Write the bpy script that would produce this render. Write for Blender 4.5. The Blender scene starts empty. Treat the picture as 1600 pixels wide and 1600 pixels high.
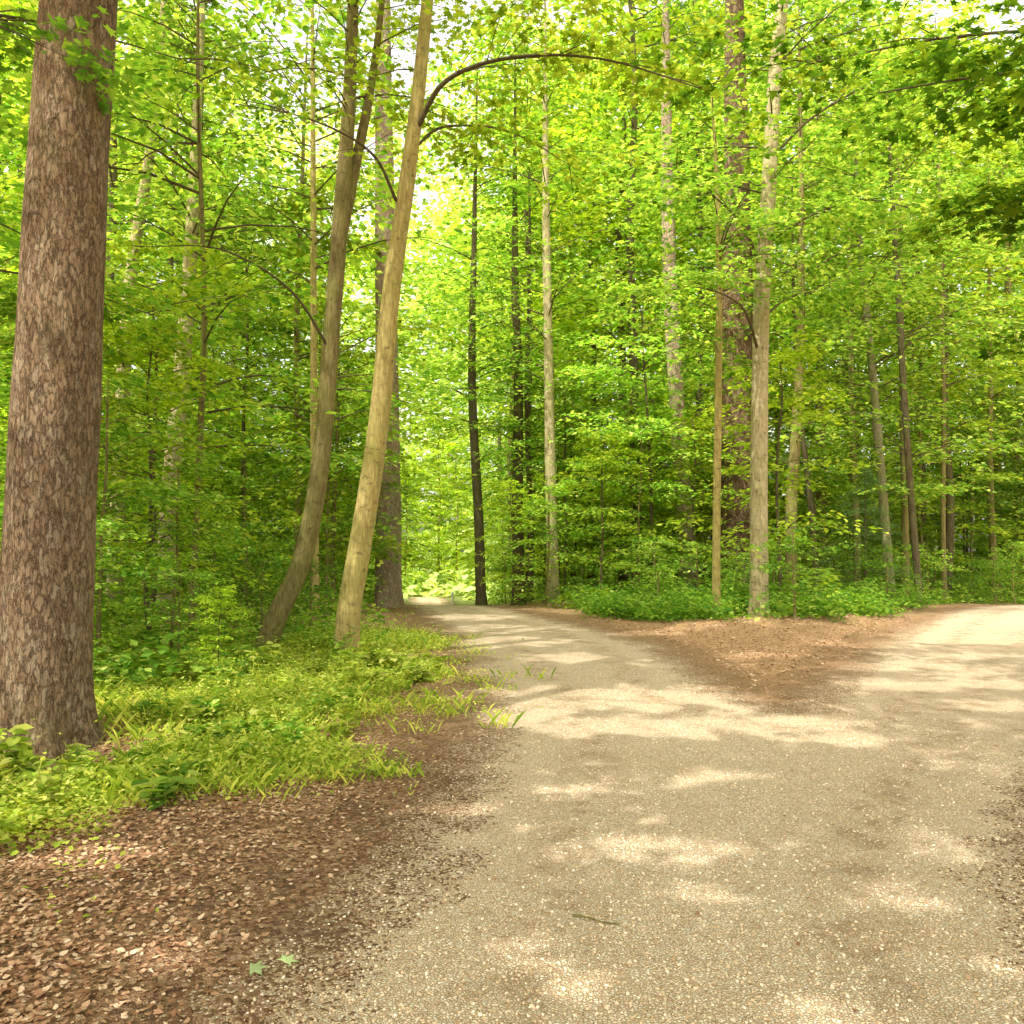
import bpy, math
import numpy as np
from mathutils import Vector
rng=np.random.default_rng(11)
scene=bpy.context.scene
COL=scene.collection

# ------------------------------------------------------------------ node helpers
def new_mat(name):
    m=bpy.data.materials.new(name); m.use_nodes=True
    nt=m.node_tree; nt.nodes.clear()
    out=nt.nodes.new('ShaderNodeOutputMaterial')
    return m,nt,out
def nd(nt,t,**k):
    n=nt.nodes.new(t)
    for a,b in k.items():
        if a.startswith('_'): n.inputs[a[1:].replace('_',' ')].default_value=b
        else: setattr(n,a,b)
    return n
def ramp(nt,fac,stops,interp='LINEAR'):
    r=nt.nodes.new('ShaderNodeValToRGB'); r.color_ramp.interpolation=interp
    el=r.color_ramp.elements
    while len(el)<len(stops): el.new(0.5)
    for e,(p,c) in zip(el,stops):
        e.position=p; e.color=(c[0],c[1],c[2],1)
    nt.links.new(fac,r.inputs[0]); return r.outputs[0]
def mixc(nt,fac,a,b,mode='MIX'):
    n=nt.nodes.new('ShaderNodeMix'); n.data_type='RGBA'; n.blend_type=mode
    for s,v in ((n.inputs[0],fac),(n.inputs[6],a),(n.inputs[7],b)):
        if isinstance(v,(int,float)): s.default_value=v
        elif isinstance(v,tuple): s.default_value=(v[0],v[1],v[2],1)
        else: nt.links.new(v,s)
    return n.outputs[2]
def mth(nt,op,a,b=0.0,clamp=False):
    n=nt.nodes.new('ShaderNodeMath'); n.operation=op; n.use_clamp=clamp
    for s,v in ((n.inputs[0],a),(n.inputs[1],b)):
        if isinstance(v,(int,float)): s.default_value=v
        else: nt.links.new(v,s)
    return n.outputs[0]
def coords(nt,scale=(1,1,1)):
    tc=nt.nodes.new('ShaderNodeTexCoord'); mp=nt.nodes.new('ShaderNodeMapping')
    mp.inputs['Scale'].default_value=scale
    nt.links.new(tc.outputs['Object'],mp.inputs['Vector']); return mp.outputs[0]
def noise(nt,vec,scale,detail=4,rough=0.55):
    n=nd(nt,'ShaderNodeTexNoise',_Scale=scale,_Detail=detail,_Roughness=rough)
    nt.links.new(vec,n.inputs['Vector']); return n.outputs['Fac']
def voro(nt,vec,scale,feature='F1',rand=1.0):
    n=nd(nt,'ShaderNodeTexVoronoi'); n.feature=feature
    n.inputs['Scale'].default_value=scale; n.inputs['Randomness'].default_value=rand
    nt.links.new(vec,n.inputs['Vector']); return n
def bump(nt,h,dist,strength=1.0):
    b=nd(nt,'ShaderNodeBump',_Strength=strength,_Distance=dist)
    nt.links.new(h,b.inputs['Height']); return b.outputs[0]
def finish(nt,out,col,normal=None):
    p=nd(nt,'ShaderNodeBsdfDiffuse')
    nt.links.new(col,p.inputs['Color'])
    if normal is not None: nt.links.new(normal,p.inputs['Normal'])
    nt.links.new(p.outputs[0],out.inputs['Surface'])

def leaf_mat(name,stops,tr_gain=(1.35,1.3,0.6),transl=0.5):
    m,nt,out=new_mat(name)
    g=nd(nt,'ShaderNodeNewGeometry'); oi=nd(nt,'ShaderNodeObjectInfo')
    c=ramp(nt,g.outputs['Random Per Island'],stops)
    f=mth(nt,'MULTIPLY_ADD',oi.outputs['Random'],0.6)
    f.node.inputs[2].default_value=0.72
    vm=nd(nt,'ShaderNodeVectorMath',operation='SCALE'); nt.links.new(c,vm.inputs[0]); nt.links.new(f,vm.inputs['Scale'])
    c=vm.outputs[0]
    vt=nd(nt,'ShaderNodeVectorMath',operation='MULTIPLY'); nt.links.new(c,vt.inputs[0]); vt.inputs[1].default_value=tr_gain
    p=nd(nt,'ShaderNodeBsdfDiffuse')
    nt.links.new(c,p.inputs['Color'])
    t=nd(nt,'ShaderNodeBsdfTranslucent'); nt.links.new(vt.outputs[0],t.inputs[0])
    mx=nd(nt,'ShaderNodeMixShader'); mx.inputs[0].default_value=transl
    nt.links.new(p.outputs[0],mx.inputs[1]); nt.links.new(t.outputs[0],mx.inputs[2])
    nt.links.new(mx.outputs[0],out.inputs['Surface'])
    return m
LEAF=leaf_mat('broadleaf_foliage',[(0,(0.10,0.24,0.03)),(0.45,(0.23,0.40,0.05)),(0.8,(0.40,0.56,0.085)),(1,(0.58,0.66,0.17))])
LEAF_Y=leaf_mat('maple_foliage',[(0,(0.18,0.32,0.02)),(0.5,(0.38,0.53,0.04)),(1,(0.60,0.66,0.09))])
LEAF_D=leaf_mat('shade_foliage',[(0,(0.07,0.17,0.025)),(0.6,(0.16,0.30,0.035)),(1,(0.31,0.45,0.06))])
LEAF_O=leaf_mat('shaded_maple_foliage',[(0,(0.05,0.13,0.012)),(0.6,(0.13,0.26,0.02)),(1,(0.32,0.46,0.035))])  # darker copy of the maple leaves, shade of the overhang painted into the colour
LEAF_F=leaf_mat('sunlit_haze_foliage',[(0,(0.36,0.48,0.13)),(0.5,(0.54,0.66,0.22)),(1,(0.74,0.79,0.36))])  # paler leaves for the distance, sunlight and haze put into the colour
LEAF_H=leaf_mat('herb_foliage',[(0,(0.18,0.28,0.03)),(0.5,(0.41,0.50,0.07)),(1,(0.68,0.66,0.19))])
NEEDLE=leaf_mat('needle_foliage',[(0,(0.06,0.12,0.03)),(1,(0.18,0.28,0.08))],transl=0.2)
LITTER=leaf_mat('dead_leaf',[(0,(0.21,0.10,0.048)),(0.4,(0.45,0.25,0.135)),(0.75,(0.65,0.42,0.25)),(1,(0.78,0.60,0.41))],tr_gain=(1,0.8,0.6),transl=0.12)

def soil_color(nt):
    v=coords(nt)
    vo=voro(nt,v,46); sep=nd(nt,'ShaderNodeSeparateColor'); nt.links.new(vo.outputs['Color'],sep.inputs[0])
    c=ramp(nt,sep.outputs[0],[(0,(0.14,0.073,0.038)),(0.45,(0.31,0.175,0.09)),(0.8,(0.48,0.295,0.165)),(1,(0.63,0.44,0.27))])
    n=noise(nt,v,1.6,6,0.6)
    c=mixc(nt,ramp(nt,n,[(0.42,(0,0,0)),(0.64,(0.65,0.65,0.65))]),c,(0.18,0.11,0.066))
    sx=nd(nt,'ShaderNodeSeparateXYZ'); nt.links.new(v,sx.inputs[0])
    far=nd(nt,'ShaderNodeMapRange'); nt.links.new(sx.outputs[1],far.inputs[0]); far.inputs[1].default_value=5.5; far.inputs[2].default_value=9; far.inputs[4].default_value=0.5
    c=mixc(nt,far.outputs[0],c,(0.56,0.36,0.18))
    far2=nd(nt,'ShaderNodeMapRange'); nt.links.new(sx.outputs[1],far2.inputs[0]); far2.inputs[1].default_value=24; far2.inputs[2].default_value=34; far2.inputs[4].default_value=0.85
    c=mixc(nt,far2.outputs[0],c,(0.16,0.22,0.06))
    n2=noise(nt,v,50,5,0.7)
    c=mixc(nt,0.7,c,ramp(nt,n2,[(0.3,(0.4,0.4,0.4)),(0.7,(1.5,1.5,1.5))]),'MULTIPLY')
    h=mth(nt,'ADD',vo.outputs['Distance'],mth(nt,'MULTIPLY',n2,0.8))
    return v,c,h
def make_soil():
    m,nt,out=new_mat('forest_soil'); v,c,h=soil_color(nt)
    finish(nt,out,c,bump(nt,h,0.02,0.8)); return m
SOIL=make_soil()
def make_gravel():
    m,nt,out=new_mat('limestone_gravel'); v,sc,sh=soil_color(nt)
    vo=voro(nt,v,74); sep=nd(nt,'ShaderNodeSeparateColor'); nt.links.new(vo.outputs['Color'],sep.inputs[0])
    c=ramp(nt,sep.outputs[1],[(0,(0.58,0.39,0.22)),(0.35,(0.80,0.60,0.38)),(0.75,(0.90,0.74,0.51)),(1,(0.93,0.85,0.67))])
    vo2=voro(nt,v,170); sep2=nd(nt,'ShaderNodeSeparateColor'); nt.links.new(vo2.outputs['Color'],sep2.inputs[0])
    c=mixc(nt,0.4,c,ramp(nt,sep2.outputs[0],[(0,(0.56,0.38,0.22)),(1,(0.93,0.83,0.64))]))
    ed=voro(nt,v,74,'DISTANCE_TO_EDGE')
    gap=ramp(nt,ed.outputs['Distance'],[(0.0,(0.34,0.24,0.15)),(0.15,(1,1,1))])
    c=mixc(nt,0.72,c,gap,'MULTIPLY')
    n=noise(nt,v,0.9,7,0.65)
    c=mixc(nt,ramp(nt,n,[(0.54,(0,0,0)),(0.72,(0.4,0.4,0.4))]),c,(0.58,0.39,0.21))
    n3=noise(nt,v,6,7,0.8)
    c=mixc(nt,ramp(nt,n3,[(0.56,(0,0,0)),(0.68,(0.6,0.6,0.6))]),c,(0.42,0.26,0.135))
    at=nd(nt,'ShaderNodeAttribute'); at.attribute_name='edge'
    tr=mth(nt,'ABSOLUTE',mth(nt,'SUBTRACT',at.outputs['Fac'],1.15)); tr=ramp(nt,tr,[(0.05,(1,1,1)),(0.30,(0,0,0))])
    tr=mth(nt,'MULTIPLY',tr,ramp(nt,noise(nt,v,3,7,0.75),[(0.44,(0,0,0)),(0.62,(0.6,0.6,0.6))]))
    c=mixc(nt,tr,c,(0.32,0.20,0.105))
    e=mth(nt,'ADD',at.outputs['Fac'],mth(nt,'MULTIPLY',mth(nt,'SUBTRACT',noise(nt,v,2.0,8,0.75),0.5),1.5))
    sm=ramp(nt,e,[(0.0,(0,0,0)),(0.65,(1,1,1))])
    fac=mth(nt,'GREATER_THAN',sm,mth(nt,'MULTIPLY',sep.outputs[2],0.98))
    dirty=mixc(nt,sm,mixc(nt,0.6,c,(0.26,0.16,0.09)),c)
    dk=nd(nt,'ShaderNodeMapRange'); nt.links.new(at.outputs['Fac'],dk.inputs[0]); dk.inputs[1].default_value=-.38; dk.inputs[2].default_value=.1; dk.inputs[4].default_value=.35
    sc2=mixc(nt,dk.outputs[0],sc,(0.15,0.092,0.055))
    c=mixc(nt,fac,sc2,dirty)
    h=mth(nt,'ADD',mth(nt,'MINIMUM',mth(nt,'MULTIPLY',ed.outputs['Distance'],3.0),0.8),mth(nt,'MULTIPLY',sep2.outputs[1],0.3))
    finish(nt,out,c,bump(nt,h,0.008,1.0)); return m
GRAVEL=make_gravel()
def make_stone():
    m,nt,out=new_mat('pebble'); g=nd(nt,'ShaderNodeNewGeometry')
    c=ramp(nt,g.outputs['Random Per Island'],[(0,(0.44,0.30,0.16)),(0.5,(0.72,0.54,0.34)),(1,(0.90,0.80,0.61))])
    finish(nt,out,c); return m
STONE=make_stone()
def pine_bark(name,gain=1.0,tint=(1,1,1),scale=26,gapc=(0.16,0.10,0.055),gapw=0.24):
    m,nt,out=new_mat(name); v=coords(nt,(1,1,0.30))
    w=nd(nt,'ShaderNodeTexNoise',_Scale=16.0,_Detail=8.0,_Roughness=0.75); nt.links.new(v,w.inputs['Vector'])
    add=nd(nt,'ShaderNodeVectorMath',operation='MULTIPLY_ADD'); nt.links.new(w.outputs['Color'],add.inputs[0]); add.inputs[1].default_value=(0.16,0.16,0.12); nt.links.new(v,add.inputs[2])
    vv=add.outputs[0]
    ed=voro(nt,vv,scale,'DISTANCE_TO_EDGE'); vo=voro(nt,vv,scale); ed2=voro(nt,vv,scale*2.6,'DISTANCE_TO_EDGE')
    sep=nd(nt,'ShaderNodeSeparateColor'); nt.links.new(vo.outputs['Color'],sep.inputs[0])
    g=lambda r,gg,b:(min(.9,r*gain*tint[0]),min(.9,gg*gain*tint[1]),min(.9,b*gain*tint[2]))
    c=ramp(nt,sep.outputs[0],[(0,g(0.48,0.345,0.215)),(0.5,g(0.61,0.455,0.29)),(1,g(0.72,0.58,0.40))])
    n=noise(nt,v,42,8,0.8)
    c=mixc(nt,0.95,c,ramp(nt,n,[(0.3,(0.42,0.38,0.34)),(0.7,(1.4,1.35,1.3))]),'MULTIPLY')
    c=mixc(nt,0.4,c,ramp(nt,ed2.outputs['Distance'],[(0,(0.4,0.34,0.28)),(0.1,(1,1,1))]),'MULTIPLY')
    gw=mth(nt,'MULTIPLY',noise(nt,v,8,4,0.6),gapw)
    gp=mth(nt,'DIVIDE',ed.outputs['Distance'],gw,True)
    gp2=ramp(nt,gp,[(0.05,(0,0,0)),(0.85,(1,1,1))])
    c=mixc(nt,gp2,gapc,c)
    nm=noise(nt,coords(nt,(1,1,0.5)),2.2,6)
    c=mixc(nt,ramp(nt,nm,[(0.52,(0,0,0)),(0.74,(0.4,0.4,0.4))]),c,(0.40,0.35,0.13))
    nl=noise(nt,coords(nt,(1,1,0.6)),1.1,4)
    c=mixc(nt,0.6,c,ramp(nt,nl,[(0.35,(0.7,0.68,0.66)),(0.65,(1.25,1.22,1.2))]),'MULTIPLY')
    h=mth(nt,'ADD',mth(nt,'MULTIPLY',gp,0.9),mth(nt,'ADD',mth(nt,'MULTIPLY',n,0.5),mth(nt,'MULTIPLY',ed2.outputs['Distance'],0.7)))
    finish(nt,out,c,bump(nt,h,0.055,1.0)); return m
def smooth_bark(name,a,b,moss,mossamt):
    m,nt,out=new_mat(name); v=coords(nt,(1,1,0.35))
    n=noise(nt,v,16,7,0.65)
    c=ramp(nt,n,[(0.3,a),(0.7,b)])
    n2=noise(nt,coords(nt,(1,1,0.6)),3.2,5,0.6)
    c=mixc(nt,ramp(nt,n2,[(0.5-mossamt*0.2,(0,0,0)),(0.68,(mossamt,mossamt,mossamt))]),c,moss)
    n3=noise(nt,coords(nt,(1,1,1.6)),9,4,0.7)
    c=mixc(nt,ramp(nt,n3,[(0.56,(0,0,0)),(0.68,(0.7,0.7,0.7))]),c,(0.10,0.075,0.04))
    n4=noise(nt,coords(nt,(14,14,1.6)),3,4,0.7)
    c=mixc(nt,0.7,c,ramp(nt,n4,[(0.3,(0.5,0.5,0.5)),(0.7,(1.35,1.35,1.35))]),'MULTIPLY')
    finish(nt,out,c,bump(nt,mth(nt,'ADD',n,n4),0.025,0.9)); return m
PBARK=pine_bark('pine_bark',1.3,(1,.98,.98))
PBARK_P=pine_bark('pale_pine_bark',1.4,(.98,1,1.06),26,(0.36,0.28,0.20),0.15)
PBARK_R=pine_bark('brown_pine_bark',0.55,(1.02,.95,.9),14)
ABARK=smooth_bark('maple_bark',(0.33,0.25,0.085),(0.60,0.46,0.18),(0.38,0.36,0.09),0.6)
MBARK=smooth_bark('mossy_bark',(0.15,0.115,0.045),(0.34,0.265,0.12),(0.25,0.25,0.06),0.7)
TBARK=smooth_bark('tan_bark',(0.34,0.27,0.14),(0.64,0.53,0.31),(0.38,0.37,0.12),0.5)
GBARK=smooth_bark('grey_bark',(0.20,0.17,0.09),(0.42,0.36,0.23),(0.26,0.28,0.09),0.7)
DBARK=smooth_bark('dark_bark',(0.08,0.06,0.034),(0.19,0.145,0.085),(0.14,0.15,0.045),0.5)

# ------------------------------------------------------------------ mesh helpers
def mesh_np(name,V,Fs,mats,midx=None,smooth=False):
    me=bpy.data.meshes.new(name); V=np.asarray(V,dtype=np.float32)
    me.vertices.add(len(V)); me.vertices.foreach_set('co',V.ravel())
    loops=np.concatenate([np.asarray(F).ravel() for F in Fs]).astype(np.int32)
    tot=np.concatenate([np.full(len(F),F.shape[1]) for F in Fs])
    st=np.concatenate([[0],np.cumsum(tot)[:-1]]).astype(np.int32)
    me.loops.add(len(loops)); me.polygons.add(len(tot))
    me.polygons.foreach_set('loop_start',st); me.loops.foreach_set('vertex_index',loops)
    for m in mats: me.materials.append(m)
    if midx is not None: me.polygons.foreach_set('material_index',np.asarray(midx,dtype=np.int32))
    me.polygons.foreach_set('use_smooth',np.full(len(tot),smooth))
    me.update(calc_edges=True)
    return me
def norm(a): return a/np.maximum(np.linalg.norm(a,axis=-1,keepdims=True),1e-9)
QUAD=(np.array([(0,0,0),(0.42,0.31,0.05),(1,0,-0.04),(0.42,-0.31,0.05)],float),[np.array([[0,1,2,3]])])
BEECH=(np.array([(0,0,0),(.28,.27,.05),(.68,.26,.05),(1,0,-.06),(.68,-.26,.05),(.28,-.27,.05)],float),[np.array([[0,1,2,3],[0,3,4,5]])])
def _maple():
    pts=[(0,0)]
    for a,r in [(-150,.32),(-115,.62),(-85,.34),(-52,.85),(-26,.45),(0,1.0),(26,.45),(52,.85),(85,.34),(115,.62),(150,.32)]:
        pts.append((0.35+r*0.65*math.cos(math.radians(a)),0.72*r*math.sin(math.radians(a))))
    v=np.array([(x,y,-0.12*abs(y)-0.05*x*x) for x,y in pts]); v[0]=(0.33,0,0.02)
    n=len(pts)-1
    f=np.array([[0,1+i,1+(i+1)%n] for i in range(n)])
    return v,[f]
MAPLE=_maple()
BLADE=(np.array([(0,.03,0),(0,-.03,0),(.55,-.025,.0),(1,0,-.22),(.55,.025,.0)],float),[np.array([[0,1,2,3,4]])])
NEED=(np.array([(0,.02,0),(0,-.02,0),(1,0,0)],float),[np.array([[0,1,2]])])
DEAD=(np.array([(0,0,.03),(.25,.3,.12),(.6,.26,.05),(1,0,.13),(.65,-.28,.10),(.3,-.26,.0)],float),[np.array([[0,1,2,3],[0,3,4,5]])])
def leaves(P,T,N,S,tmpl):
    tv,tf=tmpl; T=norm(T); B=norm(np.cross(N,T)); N2=np.cross(T,B)
    V=P[:,None]+S[:,None,None]*(tv[None,:,0:1]*T[:,None]+tv[None,:,1:2]*B[:,None]+tv[None,:,2:3]*N2[:,None])
    k=len(tv); off=np.arange(len(P))*k
    Fs=[(f[None]+off[:,None,None]).reshape(-1,f.shape[1]) for f in tf]
    return V.reshape(-1,3),Fs
def merge(parts):
    Vs=[];Fs=[];o=0
    for V,F in parts:
        Vs.append(V); Fs+= [f+o for f in F]; o+=len(V)
    return np.concatenate(Vs),Fs
def tube(pts,rad,sides=8,lump=0.0,flare=None):
    pts=np.asarray(pts,float); n=len(pts)
    tang=norm(np.gradient(pts,axis=0)); ref=np.array([0.31,0.95,0.02])
    if abs(tang[0]@norm(ref))>0.9: ref=np.array([0,0,1.])
    A=norm(np.cross(tang,ref)); B=np.cross(tang,A)
    th=np.linspace(0,2*np.pi,sides,endpoint=False)
    R=np.repeat(np.asarray(rad,float)[:,None],sides,1)
    if lump>0:
        z=pts[:,2:3]
        R=R*(1+lump*(np.sin(3*th[None]+z*1.3)+0.6*np.sin(5*th[None]-z*2.1+1)+0.5*np.sin(2*th[None]+z*4.7)))
    if flare is not None:
        z=pts[:,2:3]-pts[0,2]
        k=np.exp(-z/flare[0])
        R=R*(1+k*(flare[1]+flare[1]*0.7*np.cos(5*th[None]+0.6)+flare[1]*0.35*np.cos(3*th[None]+2)))
    V=pts[:,None]+R[...,None]*(np.cos(th)[None,:,None]*A[:,None]+np.sin(th)[None,:,None]*B[:,None])
    i=np.arange(n-1)[:,None]*sides; j=np.arange(sides)[None]; j2=(j+1)%sides
    F=np.stack([i+j,i+j2,i+sides+j2,i+sides+j],-1).reshape(-1,4)
    return V.reshape(-1,3),[F]
def catmull(P,n):
    P=np.asarray(P,float); Q=np.vstack([2*P[0]-P[1],P,2*P[-1]-P[-2]]); out=[]
    segs=len(P)-1; per=max(2,n//segs)
    for s in range(segs):
        p0,p1,p2,p3=Q[s:s+4]
        t=np.linspace(0,1,per,endpoint=(s==segs-1))[:,None]
        out.append(0.5*((2*p1)+(-p0+p2)*t+(2*p0-5*p1+4*p2-p3)*t*t+(-p0+3*p1-3*p2+p3)*t**3))
    return np.vstack(out)

def spray_axis(o,az,L,rise,droop,t):
    d=np.stack([np.cos(az),np.sin(az),np.zeros_like(az)],-1)
    return o+d*(L*t)[...,None]+np.array([0,0,1.])*(rise*L*t-droop*L*t*t)[...,None]
def sprays(O,AZ,L,rise,droop,nleaf,ntwig,size,r=rng,tilt=0.38,t0=0.12):
    """flat layered leaf sprays, leaf positions on side twigs of each limb"""
    S=len(O); idx=np.repeat(np.arange(S),nleaf); n=len(idx)
    k=r.integers(0,ntwig,n); t=t0+(1-t0)*(k+0.5)/ntwig
    side=np.where(k%2==0,1.,-1.)
    ax=spray_axis(O[idx],AZ[idx],L[idx],rise[idx],droop[idx],t)
    rel=(t-t0)/(1-t0)
    w=L[idx]*(0.16+0.42*np.sin(np.pi*np.clip(rel*0.8+0.12,0,1)))*(0.75+0.5*np.sin(k*12.9+idx*3.7)**2)
    v=r.random(n)**0.8
    ta=AZ[idx]+side*(1.05-0.45*rel)
    td=np.stack([np.cos(ta),np.sin(ta),np.zeros(n)],-1)
    P=ax+td*(w*v)[:,None]+r.normal(0,1,(n,3))*np.array([.05,.05,.03])*(0.6+size*4)
    P[:,2]-=0.22*w*v*v
    la=ta+r.normal(0,0.8,n)
    T=np.stack([np.cos(la),np.sin(la),r.normal(-0.22,0.25,n)],-1)
    N=np.stack([r.normal(0,tilt,n),r.normal(0,tilt,n),np.ones(n)],-1)
    return P,T,norm(N),size*(0.6+0.7*r.random(n))
def limbs_geo(O,AZ,L,rise,droop,rad,sides=4,seg=5):
    parts=[]
    for i in range(len(O)):
        t=np.linspace(0,1,seg)
        p=spray_axis(np.repeat(O[i][None],seg,0),np.full(seg,AZ[i]),np.full(seg,L[i]),np.full(seg,rise[i]),np.full(seg,droop[i]),t)
        parts.append(tube(p,rad*L[i]*(1.05-t),sides))
    return parts

# sun direction and ground patches kept sunlit by cutting leaves out of the crowns
EL=58; az_=Vector((-.66,-.75,0)).normalized(); ce=math.cos(math.radians(EL))
sv=Vector((az_.x*ce,az_.y*ce,math.sin(math.radians(EL))))
SUN_PATCHES=np.array([(1.0,8.9,1.6,.75),(1.3,7.55,1.6,.42),(.1,8.2,.5,.8),(2.6,7.7,.5,.25),(.9,11.9,.85,.55),(-.3,16,1.3,.8),(-.9,18.6,.9,.8),
 (.72,4.5,.42,.17),(.05,3.5,.16,.16),(.2,3.2,.14,.09),(1.1,2.95,.2,.1),(-.35,5.2,.22,.18),(2.1,4.6,.3,.12),(1.7,3.95,.3,.11),(2.75,7.0,.45,.2),(.45,5.6,.28,.13),(1.5,5.9,.35,.13),(.9,3.9,.18,.08),(1.9,3.3,.22,.08),(3.2,6.2,.2,.12),
 (4.7,9.7,1.0,.4),(4.7,8.5,.45,.28),(4.7,11.2,.75,.4),(7.6,14.0,1.5,.35),(9.5,16.5,1.6,.4),(11,19,1.4,.5),(6.5,12.2,.6,.3),
 (-2.8,8.2,1.5,1.4),(-1.2,10.2,1.0,1.0),(-1.9,7.0,.8,.6),(-2.5,5.0,.4,.25),(-2.0,4.3,.25,.15),(-3.9,9.8,1.0,.8),(-1.2,3.4,.2,.1),
 (-2.65,7.05,.45,.45),(-2.2,7.8,.4,.45),(-3.1,6.6,.3,.3),(-1.7,8.4,.4,.4),(-1.4,12.8,.9,.9),(-.2,14,1.2,.8),(4.9,16.5,1.1,.7),(5.5,13.5,.8,.4),(3.4,12.2,.5,.3),(2.8,15.2,1.1,.4)])
def blocks_sun(P):
    """true for leaves cut away so sun reaches a chosen ground patch"""
    h=P[:,2]; x=P[:,0]-sv.x/sv.z*h; y=P[:,1]-sv.y/sv.z*h
    wob=.35*np.sin(x*7.3+2*np.sin(y*5.1))+.3*np.sin(y*11.7+x*4.1)+.2*np.sin(x*19+y*15)
    m=np.zeros(len(P),bool)
    for cx,cy,rx,ry in SUN_PATCHES: m|=((x-cx)/(rx*1.1+.05))**2+((y-cy)/(ry*1.1+.05))**2<1+wob
    return m&(h>2.4)
def carve(args,base):
    P,T,N,S=args; k=~blocks_sun(P+np.array(base))
    return P[k],T[k],N[k],S[k]

# ------------------------------------------------------------------ object helpers
def obj(name,me,parent=None,loc=(0,0,0),**props):
    o=bpy.data.objects.new(name,me); COL.objects.link(o); o.location=loc
    if parent is not None: o.parent=parent
    for k,v in props.items(): o[k]=v
    return o
def root(name,loc,label,category,group=None,rot=0,scale=1):
    o=bpy.data.objects.new(name,None); COL.objects.link(o); o.location=loc
    o.rotation_euler=(0,0,rot); o.scale=(scale,)*3 if not isinstance(scale,tuple) else scale
    o.empty_display_size=0.3; o['label']=label; o['category']=category
    if group: o['group']=group
    return o

# ------------------------------------------------------------------ terrain and path
POLY=np.array([(-1.8,-14),(-1.4,0),(-1.02,2.84),(-.88,3.55),(-.72,4.27),(-.52,5.33),(-.38,7.1),(-.4,8.9),(-.7,11.85),(-1.2,15.2),(-2.0,19),(-2.7,23),(-3.1,28),(-4,36),(-6,50),
 (-4,50),(-2,36),(-1.3,29),(-.7,24),(.5,19.4),(1.6,16.4),(2.35,13.3),(2.4,10.7),(2.4,9.2),(2.7,8.4),(3.2,9.3),(4.35,11.2),(6.4,14.7),(10.3,20.3),(13.0,23.7),(18.9,29),(30,37),
 (34,32),(21.4,25),(14.0,19.5),(9.6,14.2),(7.0,10.7),(5.8,8.5),(4.1,6.1),(3.1,4.74),(2.6,3.88),(2.35,3.2),(2.3,0),(2.6,-14)],float)
def edge_dist(x,y):
    x=np.asarray(x,float); y=np.asarray(y,float); sh=x.shape; x=x.ravel(); y=y.ravel()
    d=np.full(len(x),1e9); ins=np.zeros(len(x),bool)
    for i in range(len(POLY)):
        a=POLY[i]; b=POLY[(i+1)%len(POLY)]; ab=b-a
        t=np.clip(((x-a[0])*ab[0]+(y-a[1])*ab[1])/(ab@ab),0,1)
        d=np.minimum(d,np.hypot(x-a[0]-t*ab[0],y-a[1]-t*ab[1]))
        if a[1]!=b[1]:
            c=((a[1]>y)!=(b[1]>y))&(x<(b[0]-a[0])*(y-a[1])/(b[1]-a[1])+a[0]); ins^=c
    return np.where(ins,d,-d).reshape(sh)
def gz(x,y):
    x=np.asarray(x,float); y=np.asarray(y,float); e=edge_dist(x,y)
    s=np.clip((y-19)/26,0,1); z=-1.5*s*s*(3-2*s)
    m=np.clip(-e/2.0,0,1); m=m*m*(3-2*m)
    z=z+m*(0.05*np.sin(x*1.1+y*0.7)+0.05*np.sin(x*0.5-y*1.3+1)+0.04*np.sin(2.3*x+1.9*y+2)+0.05)
    z=z+m*0.10*np.exp(-((x-5.2)**2+(y-17)**2)/6)
    return z
def gz1(x,y): return float(gz(np.array([x]),np.array([y]))[0])
xs=np.concatenate([[-160,-120,-90,-70,-55,-45],np.arange(-38,-12,1.0),np.arange(-12,16,.16),np.arange(16,40,1.0),[45,55,70,90,120,160]])
ys=np.concatenate([[-60,-40,-30],np.arange(-20,0,1.0),np.arange(0,26,.16),np.arange(26,60,.8),[65,75,90,120,160,220,320]])
X,Y=np.meshgrid(xs,ys); Z=gz(X,Y)
V=np.stack([X,Y,Z],-1).reshape(-1,3); nx=len(xs)
i=np.arange(len(ys)-1)[:,None]*nx+np.arange(nx-1)[None]
F=np.stack([i,i+1,i+nx+1,i+nx],-1).reshape(-1,4)
obj('ground',mesh_np('ground',V,[F],[SOIL],smooth=True),kind='structure')
def path_mesh():
    st=0.12; xs=np.arange(-9,35,st); ys=np.arange(-12,50,st)
    X,Y=np.meshgrid(xs,ys); e=edge_dist(X,Y); Z=gz(X,Y)+0.012
    nx=len(xs); i=np.arange(len(ys)-1)[:,None]*nx+np.arange(nx-1)[None]
    F=np.stack([i,i+1,i+nx+1,i+nx],-1).reshape(-1,4)
    keep=(e.ravel()[F]>-0.65).all(1); F=F[keep]
    u,inv=np.unique(F,return_inverse=True); F=inv.reshape(-1,4)
    V=np.stack([X,Y,Z],-1).reshape(-1,3)[u]
    me=mesh_np('path',V,[F],[GRAVEL],smooth=True)
    a=me.attributes.new('edge','FLOAT','POINT'); a.data.foreach_set('value',(e.ravel()[u]+0.15).astype(np.float32))
    return me
obj('path',path_mesh(),kind='structure')

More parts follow.
